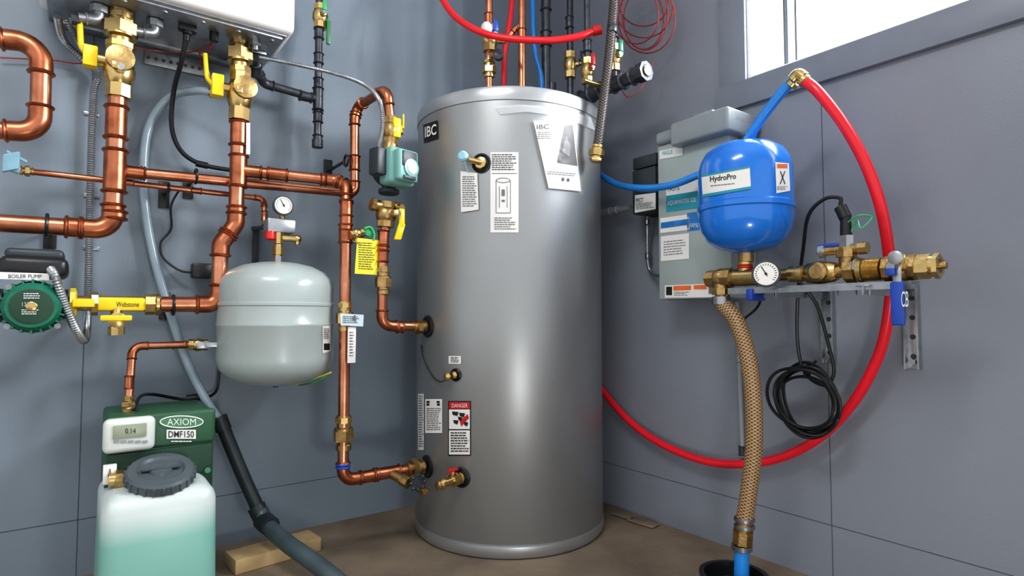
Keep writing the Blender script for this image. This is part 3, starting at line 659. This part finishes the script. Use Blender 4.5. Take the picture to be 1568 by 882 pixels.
# ------------------------------------------------------------------ glycol feeder
fo=.40; jf=.54
zf=L(240,808,jf).z
M_jug=mat('translucent_jug_with_glycol',rgb(132,186,176),0.35,var=0.03,scale=4,zmix=(zf,.035,rgb(206,218,217)))
b=B('glycol_feeder')
a=L(161,700,fo-.04); c=L(327,700,fo-.04); S0=sL(a); S1=sL(c); zt=L(240,634,fo-.04).z; zj=L(240,775,fo).z
b.lbox(S0,S1,.10,fo-.04,zj-.02,zt,M_axiom,.012,3); b.lbox(S0-.002,S1+.002,fo-.06,fo-.03,L(240,690,fo).z,L(240,632,fo-.04).z,M_axiom,.01,3)
b.lbox(S0+.004,S1-.004,fo-.05,fo-.035,zj,L(240,692,fo).z,M_axiomd,.004)
q=L(198,665,fo-.02); b.box(q,dL,UP,nL,(.118,.09,.035),M_plw,.014,3)
b.box(L(199,660,fo),dL,UP,nL,(.075,.035,.006),M_screen,.002); b.text('0.14',Ls(fo+.0045),192,656,208,664,M_ink)
for k in range(5): b.box(L(178+k*11,676,fo-.001),dL,UP,nL,(.012,.005,.004),M_cabd)
n=28
mi=b.mi(M_axioml)
vs=[b.bm.verts.new(L(278+33*math.cos(i/n*2*math.pi),646+9*math.sin(i/n*2*math.pi),fo-.028)) for i in range(n)]; f=b.bm.faces.new(vs); f.material_index=mi
vs=[L(278+33*math.cos(i/n*2*math.pi),646+9*math.sin(i/n*2*math.pi),fo-.028) for i in range(n)]; b.sweep(vs,.0018,M_label,6,closed=True)
b.text('AXIOM',Ls(fo-.0265),256,641,300,651,M_label)
b.rect(Ls(fo-.0275),255,658,300,672,M_label); b.text('DMF150',Ls(fo-.0265),258,660,297,670,M_ink,0,.01); b.lines(Ls(fo-.0265),262,675,296,679,1,M_label)
# jug standing on the floor in front, with screw cap
j0=sL(L(150,840,jf)); j1=sL(L(336,840,jf)); jb=.20
zs1=L(240,757,jf).z
b.box(LW((j0+j1)/2,(jb+jf)/2,(zs1+.002)/2),dL,nL,UP,(j1-j0,jf-jb,zs1-.002),M_jug,.04,6,.965)
axc=(UP*1.0+nL*.38).normalized()
cc=L(246,727,.455)
b.lathe(cc-axc*.06,axc,[(.082,0),(.078,.02),(.072,.05)],M_jug,48)
b.lathe(cc-axc*.014,axc,[(.076,0),(.080,.004),(.080,.026),(.075,.032),(.056,.034),(.05,.027),(.028,.027),(.024,.035),(.0,.036)],M_cap,36)
for k in range(24):
    a=k/24*2*math.pi; X=dL; Y=axc.cross(X); d=X*math.cos(a)+Y*math.sin(a); b.box(cc+axc*.001+d*.080,d,axc,d.cross(axc),(.006,.022,.007),M_cap,.001)
b.box(cc+axc*.020,dL,nL,axc,(.09,.014,.008),M_cap,.002)
b.cyl(L(166,735,fo),L(186,733,fo),.018,M_brass); b.sweep([L(176,734,fo),L(190,733,fo)],.024,M_bronze,8); b.box(L(168,726,fo-.01),dL,UP,nL,(.03,.05,.015),M_label,.002); b.text('A',Ls(fo),165,718,172,730,M_ink)
b.cyl(L(180,738,fo),L(180,750,fo),.012,M_brass); b.cyl(L(318,720,fo-.035),L(318,720,fo-.02),.008,M_axioml)
b.lathe(L(198,630,fo-.14),UP,[(.02,-.03),(.02,.01),(.012,.02)],M_bronze,16)
b.done()
b=B('glycol_copper_pipe')
b.pipe([L(290,528,.20),L(203,530,.22),L(197,620,.26)],.0105,fr=.028); b.valve(L(288,528,.2),L(318,528,.2),.012,nL,dL,M_brass,M_galv,.09,.016); b.cyl(L(316,528,.2),L(345,530,.19),.009,M_steel); b.union(L(197,628,.26),L(197,606,.26),.0105,M_bronze)
b.coup(L(275,528,.2),dL,.0105); b.coup(L(198,585,.25),UP,.0105)
b.done()
b=B('wood_offcut_block')
a=F(352,864,.02); c=F(482,828,.02); X=(c-a); b.box((a+c)/2+UP*.003,X,UP.cross(X),UP,(X.length,.10,.045),M_wood,.003)
b.done()

# ------------------------------------------------------------------ right wall equipment
b=B('softener_control_cabinet')
co=.15
a=sR(R(1009,300,co)); c=sR(R(1118,300,co)); zt=R(1009,224,co).z; zb=R(1010,459,co).z
b.rbox(a,c,0.002,co,zb,zt,M_cab,.006); b.rbox(a-.002,c+.002,co-.05,co+.004,zb+.0,zt-.0,M_cab,.006)
b.rbox(a+.0,c+.03,0.01,co+.02,zt+.0,zt+.045,M_cabd,.012,3); b.rbox(a+.09,c+.03,.03,co+.05,zt-.03,zt+.05,M_cabd,.01,3); b.rbox(a+.15,c-.06,.06,co+.0,zt+.05,zt+.075,M_cabd,.006)
S=Rs(co+.0055); S2=Rs(co+.0065)
b.decal(S,[(1010,231),(1045,224),(1045,238),(1010,244)],M_label); b.text('HAGUE',S2,1014,231,1030,238,M_tealink,-.15)
b.decal(S,[(1020,300),(1070,292),(1070,318),(1020,325)],M_tealink); b.decal(S,[(1020,282),(1070,274),(1070,292),(1020,300)],M_label); b.text('1AS15',S2,1023,286,1040,293,M_ink,-.12)
b.text('AQUAMASTER SOL',S2,1022,308,1066,316,M_label,-.14)
b.decal(S,[(1011,334),(1056,328),(1056,352),(1011,357)],M_label); b.decal(S2,[(1012,341),(1055,335),(1055,344),(1012,350)],M_blueink)
b.decal(S,[(1052,326),(1072,324),(1072,352),(1052,354)],M_blueink); b.text('100%',Rs(co+.0075),1055,342,1069,348,M_label)
b.decal(S,[(1012,362),(1055,357),(1055,396),(1012,400)],M_label); b.lines(S2,1016,370,1050,394,6,M_inkg,-.1,.3)
b.decal(S,[(1018,437),(1095,434),(1095,455),(1018,456)],M_label); b.decal(S2,[(1031,438),(1058,437),(1058,444),(1031,445)],M_orange); b.lines(S2,1032,447,1056,454,3,M_inkg); b.rect(S2,1020,439,1029,452,M_ink); b.decal(S2,[(1062,437),(1082,436),(1082,443),(1062,443)],M_orange); b.rect(S2,1085,436,1093,450,M_inkg)
b.done()
b=B('power_control_box')
a=sR(R(968,300,.12)); c=sR(R(1004,300,.12)); zt=R(968,262,.12).z; zb=R(968,329,.12).z
b.rbox(a,c,0.002,.12,zb,zt,M_dark,.006); b.rbox(a,c,0.002,.115,zt+.004,zt+.05,M_dark,.004); b.decal(Rs(.1215),[(972,299),(1004,295),(1004,320),(972,326)],M_label); b.text('MCT',Rs(.1225),974,304,985,310,M_ink,-.1); b.lines(Rs(.1225),974,312,1002,322,4,M_inkg,-.1)
b.tube([R(991,330,.07),R(991,350,.05),R(992,400,.03),R(998,418,.03),R(1014,424,.08)],.007,M_galv,smooth=True); b.coup(R(991,340,.06),UP,.009,M_steel,.02); b.coup(R(992,392,.03),UP,.009,M_steel,.02)
b.done()
b=B('grey_pvc_pipe'); b.cyl(R(905,328,.06),R(966,318,.06),.012,M_cabd); b.coup(R(940,322,.06),dR,.012,M_cabd); b.done()
b=B('blue_pressure_tank')
bo=.27; bc=R(1141,320,bo); k=bc.y/896; br=70.5*k*.975; BT=V((bc.x,bc.y,0)); z=lambda v:R(1141,v,bo).z
b.lathe(BT,UP,[(0,z(387)),(br*.3,z(386)),(br*.6,z(380)),(br*.82,z(369)),(br*.95,z(354)),(br,z(338)),(br,z(325)),(br*1.03,z(323)),(br*1.03,z(316)),(br,z(314)),(br,z(262)),(br*.96,z(248)),(br*.84,z(234)),(br*.62,z(224)),(br*.35,z(219)),(0,z(218))],M_bluet,96)
b.lathe(BT,UP,[(br*.12,z(220)),(br*.12,z(208)),(br*.06,z(206))],M_black,20); b.lathe(BT,UP,[(.02,z(390)),(.02,z(380))],M_bluet,20)
BS=cylsurf(BT,br+.002);BS2=cylsurf(BT,br+.003)
b.decal(BS,[(1074,268),(1148,254),(1150,289),(1076,302)],M_label,12,3); b.text('HydroPro',BS2,1087,270,1127,281,M_ink,-.12,.015); b.lines(BS2,1088,284,1128,287,1,M_inkg,-.1); b.decal(BS2,[(1074,298),(1150,285),(1150,289),(1076,302)],M_tealink,12,1); b.decal(BS2,[(1074,268),(1148,254),(1148,257),(1074,271)],M_tealink,12,1)
b.decal(BS,[(1187,248),(1208,250),(1210,292),(1189,296)],M_label,6,3); b.text('X',BS2,1194,262,1203,282,M_ink); b.lines(BS2,1190,285,1206,292,3,M_inkg); b.rect(BS2,1190,251,1206,257,M_orange)
b.tube([R(1141,216,bo),R(1125,218,bo+.03),R(1110,235,bo+.05),R(1085,262,bo+.08)],.003,M_bluep,smooth=True,seg=6)
b.lathe(BT,UP,[(.016,z(408)),(.016,z(402)),(.022,z(401)),(.022,z(388))],M_bronze,20)
b.done()
b=B('brass_water_manifold')
mo=bo; zz=R(1141,424,mo).z
def MP(u): p=R(u,415,mo); p.z=zz; return p
b.cyl(MP(1100),MP(1440),.0165,M_bronze,seg=24)
p=MP(1104); b.sphere(p,.03,M_bronze); b.sweep([p,p+dR*.04],.03,M_bronze,8); b.sweep([p-dR*.045,p-dR*.015],.026,M_bronze,8); b.cyl(p,p-UP*.05,.024,M_bronze); b.sweep([p-UP*.03,p-UP*.05],.03,M_bronze,8)
def nut(u0,u1,r,seg=8,m=None): b.sweep([MP(u0),MP(u1)],r,m or M_bronze,seg)
nut(1118,1128,.024,20); nut(1128,1165,.026,20,M_brass); b.cyl(MP(1141),MP(1141)+UP*.05,.02,M_brass); b.coup(MP(1141)+UP*.03,UP,.016,M_redcap,.006)
nut(1165,1180,.024,6); b.gauge(MP(1193)+nR*.065,nR+V((0.1,-.6,0)),.034,MP(1193)); nut(1210,1232,.022,20,M_brass)
b.lathe(MP(1232),dR,[(.018,0),(.026,.01),(.030,.04),(.026,.075),(.022,.085)],M_brass,24); b.lathe(MP(1262),nR,[(.02,0),(.024,.04),(.018,.046)],M_bronze,20)
nut(1296,1312,.03,8); nut(1316,1324,.03,24,M_brass)
a=MP(1324); c=MP(1352); P=[a+(c-a)*(i/24) for i in range(25)]; b.sweep(P,[.026+(.0025 if i%2 else 0) for i in range(25)],M_brass,24)
b.valve(MP(1355),MP(1405),.021,nR,-UP,M_bronze,M_blueh,.02); nut(1405,1425,.029,6,M_brass); nut(1425,1436,.025,20,M_brass); nut(1432,1440,.03,6,M_brass); b.cyl(MP(1438),MP(1450),.008,M_bronze)
q=MP(1387)+nR*.05; b.cyl(MP(1387),q,.011,M_brass); b.box(q-UP*.03,UP,dR,nR,(.06,.018,.004),M_galv,.001); b.box(q-UP*.085+nR*.002,UP,dR,nR,(.10,.028,.01),M_blueh,.004,3)
b.text('CB',Rs(mo+.0585),1380,446,1391,470,M_label)
b.lathe(q+UP*.02,nR,[(.012,0),(.016,.003),(.016,.01),(.01,.012)],M_galv,16)
q=MP(1297); b.cyl(q,q+UP*.06,.018,M_bronze); b.sweep([q+UP*.035,q+UP*.055],.025,M_bronze,8)
q2=q+UP*.055; b.cyl(q2-dR*.07,q2+dR*.045,.012,M_bronze); b.box(q2-dR*.04+UP*.014,dR,nR,UP,(.055,.018,.01),M_blueh,.003); b.lathe(q2-dR*.07,dR,[(.012,0),(.017,.004),(.017,.016),(.012,.02)],M_galv,16); b.sweep([q2+dR*.03,q2+dR*.05],.016,M_brass,8); b.sweep([q2,q2+UP*.035],.018,M_steel,6); b.cyl(q2+UP*.03,q2+UP*.09,.014,M_black,.012); b.cyl(q2+UP*.08,q2+UP*.11-dR*.012,.015,M_black)
for u in (1170,1185,1282,1310,1330): b.cyl(MP(u)-UP*.0385,MP(u)-UP*.062,.003,M_steel,seg=6)
b.done()
b=B('sensor_cable_coil')
b.tube([MP(1297)+UP*.17-dR*.012,R(1286,303,mo),R(1262,305,mo),R(1238,330,mo-.02),R(1230,380,mo-.08),R(1222,450,.14),R(1221,520,.12),R(1232,570,.11),R(1262,590,.11),R(1277,570,.11),R(1268,525,.11),R(1252,470,.12),R(1235,445,.14),R(1222,430,.16)],.005,M_black,smooth=True,seg=8)
for kx in range(8):
    cx,cy=1234+random.uniform(-6,6),616+random.uniform(-6,4); rx,ry=52+random.uniform(-12,5),55+random.uniform(-9,8); ph=random.random()*6; tl=.2+random.uniform(-.12,.12)
    b.sweep([R(cx+rx*math.cos(a/40*2*math.pi)*(1+.05*math.sin(a/40*4*math.pi+ph)),cy+ry*math.sin(a/40*2*math.pi)*(.85+.05*math.cos(ph))+tl*rx*math.cos(a/40*2*math.pi),.095+.007*kx+.006*math.sin(a/40*2*math.pi*3+ph)) for a in range(40)],.0048,M_black,8,closed=True)
b.tube([R(1232,575,.12),R(1242,562,.13),R(1250,552,.13)],.004,M_black,seg=8); b.cyl(R(1240,555,.1),R(1236,578,.1),.008,M_black)
b.done()
b=B('pump_control_cable'); b.tube([R(1168,445,.24),R(1160,470,.2),R(1140,488,.12)],.004,M_black,smooth=True,seg=8); b.done()
b=B('green_ground_wire'); b.tube([R(1292,345,mo),R(1315,330,mo+.02),R(1335,333,mo),R(1318,350,mo+.02),R(1312,338,mo),R(1300,362,mo)],.0025,M_greenw,smooth=True,seg=6); b.done()
b=B('steel_strut_bracket')
for u,v0,v1 in ((1268,446,556),(1396,436,565)):
    s_=sR(R(u,490,.01)); za=R(u,v0,.0).z; zb=R(u,v1,0).z
    b.rbox(s_-.018,s_+.018,0.002,.005,zb,za,M_galv,.001); b.rbox(s_-.018,s_-.014,0.002,.022,zb,za,M_galv); b.rbox(s_+.014,s_+.018,0.002,.022,zb,za,M_galv)
    for kk in range(4):
        zc=zb+(za-zb)*(.15+.23*kk); q=RW(s_,.0055,zc); b.cyl(q,q+nR*.0008,.007,M_dark,seg=12)
    q=RW(s_,.005,zb+.02); b.cyl(q,q+nR*.012,.009,M_steel,seg=6)
    b.box(RW(s_,(mo+.03)/2+.002,zz-.040),nR,dR,UP,(mo+.03,.03,.004),M_galv,.0005); b.box(RW(s_,(mo+.03)/2+.002,zz-.05),nR,dR,UP,(mo+.03,.003,.024),M_galv)
sa=sR(MP(1120)); sb=sR(MP(1400)); b.rbox(sa,sb,mo-.03,mo+.02,zz-.036,zz-.032,M_galv,.0005); b.rbox(sa,sb,mo+.018,mo+.021,zz-.05,zz-.032,M_galv)
b.rbox(sR(MP(1150)),sR(MP(1160)),mo-.04,mo+.03,zz-.07,zz-.036,M_blueh,.004)
for u in (1176,1314):
    q=MP(u); b.sweep([q+(nR*math.cos(math.pi*i/12)+UP*math.sin(math.pi*i/12))*.03 for i in range(13)],.004,M_steel,8); 
b.done()
b=B('red_pex_loop')
b.tube([R(1230,122,.26),R(1253,141,.26),R(1290,188,.24),R(1325,250,.21),R(1350,322,.18),R(1362,400,.14),R(1362,470,.11),R(1344,548,.08),R(1300,625,.05),R(1240,680,.045),R(1165,708,.045),R(1080,706,.045),R(1000,672,.045),R(945,625,.045),R(900,560,.04),R(880,480,.04)],.0142,M_redb,smooth=True,seg=16)
b.done()
b=B('blue_pex_connection')
b.tube([R(1214,124,.26),R(1200,138,.26),R(1170,176,.26),R(1150,205,.265),R(1141,214,bo)],.0142,M_bluep,smooth=True,seg=16)
b.tube([R(1214,122,.26),R(1222,114,.26),R(1232,120,.26)],.016,M_brass,smooth=True); b.lathe(R(1215,126,.26),R(1210,132,.26)-R(1215,126,.26),[(.0175,0),(.0175,.01),(.015,.012)],M_brass,16); b.lathe(R(1230,122,.26),R(1236,128,.26)-R(1230,122,.26),[(.0175,0),(.0175,.01),(.015,.012)],M_brass,16)
b.done()
b=B('blue_pex_supply_line'); b.tube([R(905,253,.10),R(915,264,.12),R(945,282,.16),R(985,288,.2),R(1030,283,.22),R(1075,266,.2),R(1100,262,.18)],.0125,M_bluep,smooth=True,seg=14); b.done()
b=B('braided_supply_hose')
hp=MP(1104)-UP*.051
b.tube([hp,hp-UP*.03+dR*.008,R(1128,492,mo),R(1146,550,mo),R(1154,620,mo),R(1154,690,mo),R(1147,750,mo),R(1140,798,mo)],.0235,M_braidb,smooth=True,seg=24)
b.sweep([hp-UP*.005,hp-UP*.028],.028,M_steel,24)
for v in (795,806): b.lathe(R(1140,v,mo),UP,[(.0265,-.006),(.029,-.004),(.029,.004),(.0265,.006)],M_steel,24)
b.cyl(R(1140,796,mo),R(1137,826,mo),.023,M_bronze); b.sweep([R(1138,812,mo),R(1137,832,mo)],.029,M_bronze,8); b.lathe(R(1136,836,mo),UP,[(.026,-.012),(.029,-.01),(.029,.004),(.023,.006)],M_steel,20)
e=R(1136,836,mo); b.cyl(e,V((e.x-.004,e.y-.0,.01)),.021,M_bluep)
b.done()
b=B('floor_drain_sump'); q=V((e.x-.028,e.y-.01,0))
b.lathe(q,UP,[(.062,.0),(.085,.0),(.09,.02),(.09,.05),(.096,.052),(.096,.06),(.082,.06),(.08,.02),(.06,.004)],M_black,48,False); b.done()
b=B('grey_wall_conduit'); b.cyl(R(1128,462,.02),R(1137,700,.02),.0085,M_cabd); b.coup(R(1132,548,.02),UP,.009,M_cabd); b.coup(R(1136,690,.02),UP,.009,M_dark); b.done()
b=B('paper_scrap')
for (x0,y0,x1,y1) in ((940,786,985,800),(965,796,1005,808)):
    b.box((F(x0,y0)+F(x1,y1))/2+UP*.006,F(x1,y1)-F(x0,y0),UP.cross(F(x1,y1)-F(x0,y0)),UP+V((.1,.05,0)),((F(x1,y1)-F(x0,y0)).length,.05,.006),M_floor,.002)
b.done()

# ------------------------------------------------------------------ camera and light
cam=bpy.data.cameras.new('Camera'); co_=bpy.data.objects.new('Camera',cam); col.objects.link(co_)
cam.sensor_width=36; cam.lens=36*896/1568; co_.location=CAM; co_.rotation_euler=(math.pi/2+PITCH,0,0); cam.clip_start=.05; sc.camera=co_
w=bpy.data.worlds.new('World'); sc.world=w; w.use_nodes=True; bg=w.node_tree.nodes['Background']; bg.inputs[0].default_value=(0.98,0.99,1.0,1); bg.inputs[1].default_value=0.98
def area(name,loc,tgt,sx,sy,e,c=(1,1,1)):
    l=bpy.data.lights.new(name,'AREA'); l.shape='RECTANGLE'; l.size=sx; l.size_y=sy; l.energy=e; l.color=c
    o=bpy.data.objects.new(name,l); col.objects.link(o); o.location=loc; o.rotation_euler=(V(tgt)-V(loc)).to_track_quat('-Z','Y').to_euler(); return o
wc=RW(ws+.75,-.35,wz+.5); area('window_daylight',wc,wc+nR*1-UP*.35,1.4,.7,95,(.97,.985,1))
area('reveal_fill_light',RW(we+.1,-.75,wz+.45),RW(ws,-.1,wz+.25),.5,.5,28,(1,1,1))  # unseen fill added outside, aimed at the far jamb to brighten the reveal
area('tank_highlight_fill',V((.42,.25,.10)),V((0.05,2.0,.45)),.2,.2,4.5,(1,.99,.97))  # added source for the tank's highlight streak, standing in for sunlit floor
area('overhead_fill_light',V((-.6,.2,2.65)),V((-.6,1.0,0)),1.0,.4,24,(1,.98,.96))  # unseen overhead fill, added to light the room; no known fixture
sc.view_settings.view_transform='Standard'
try: sc.view_settings.look='Medium High Contrast'
except Exception as ex: print('look',ex)
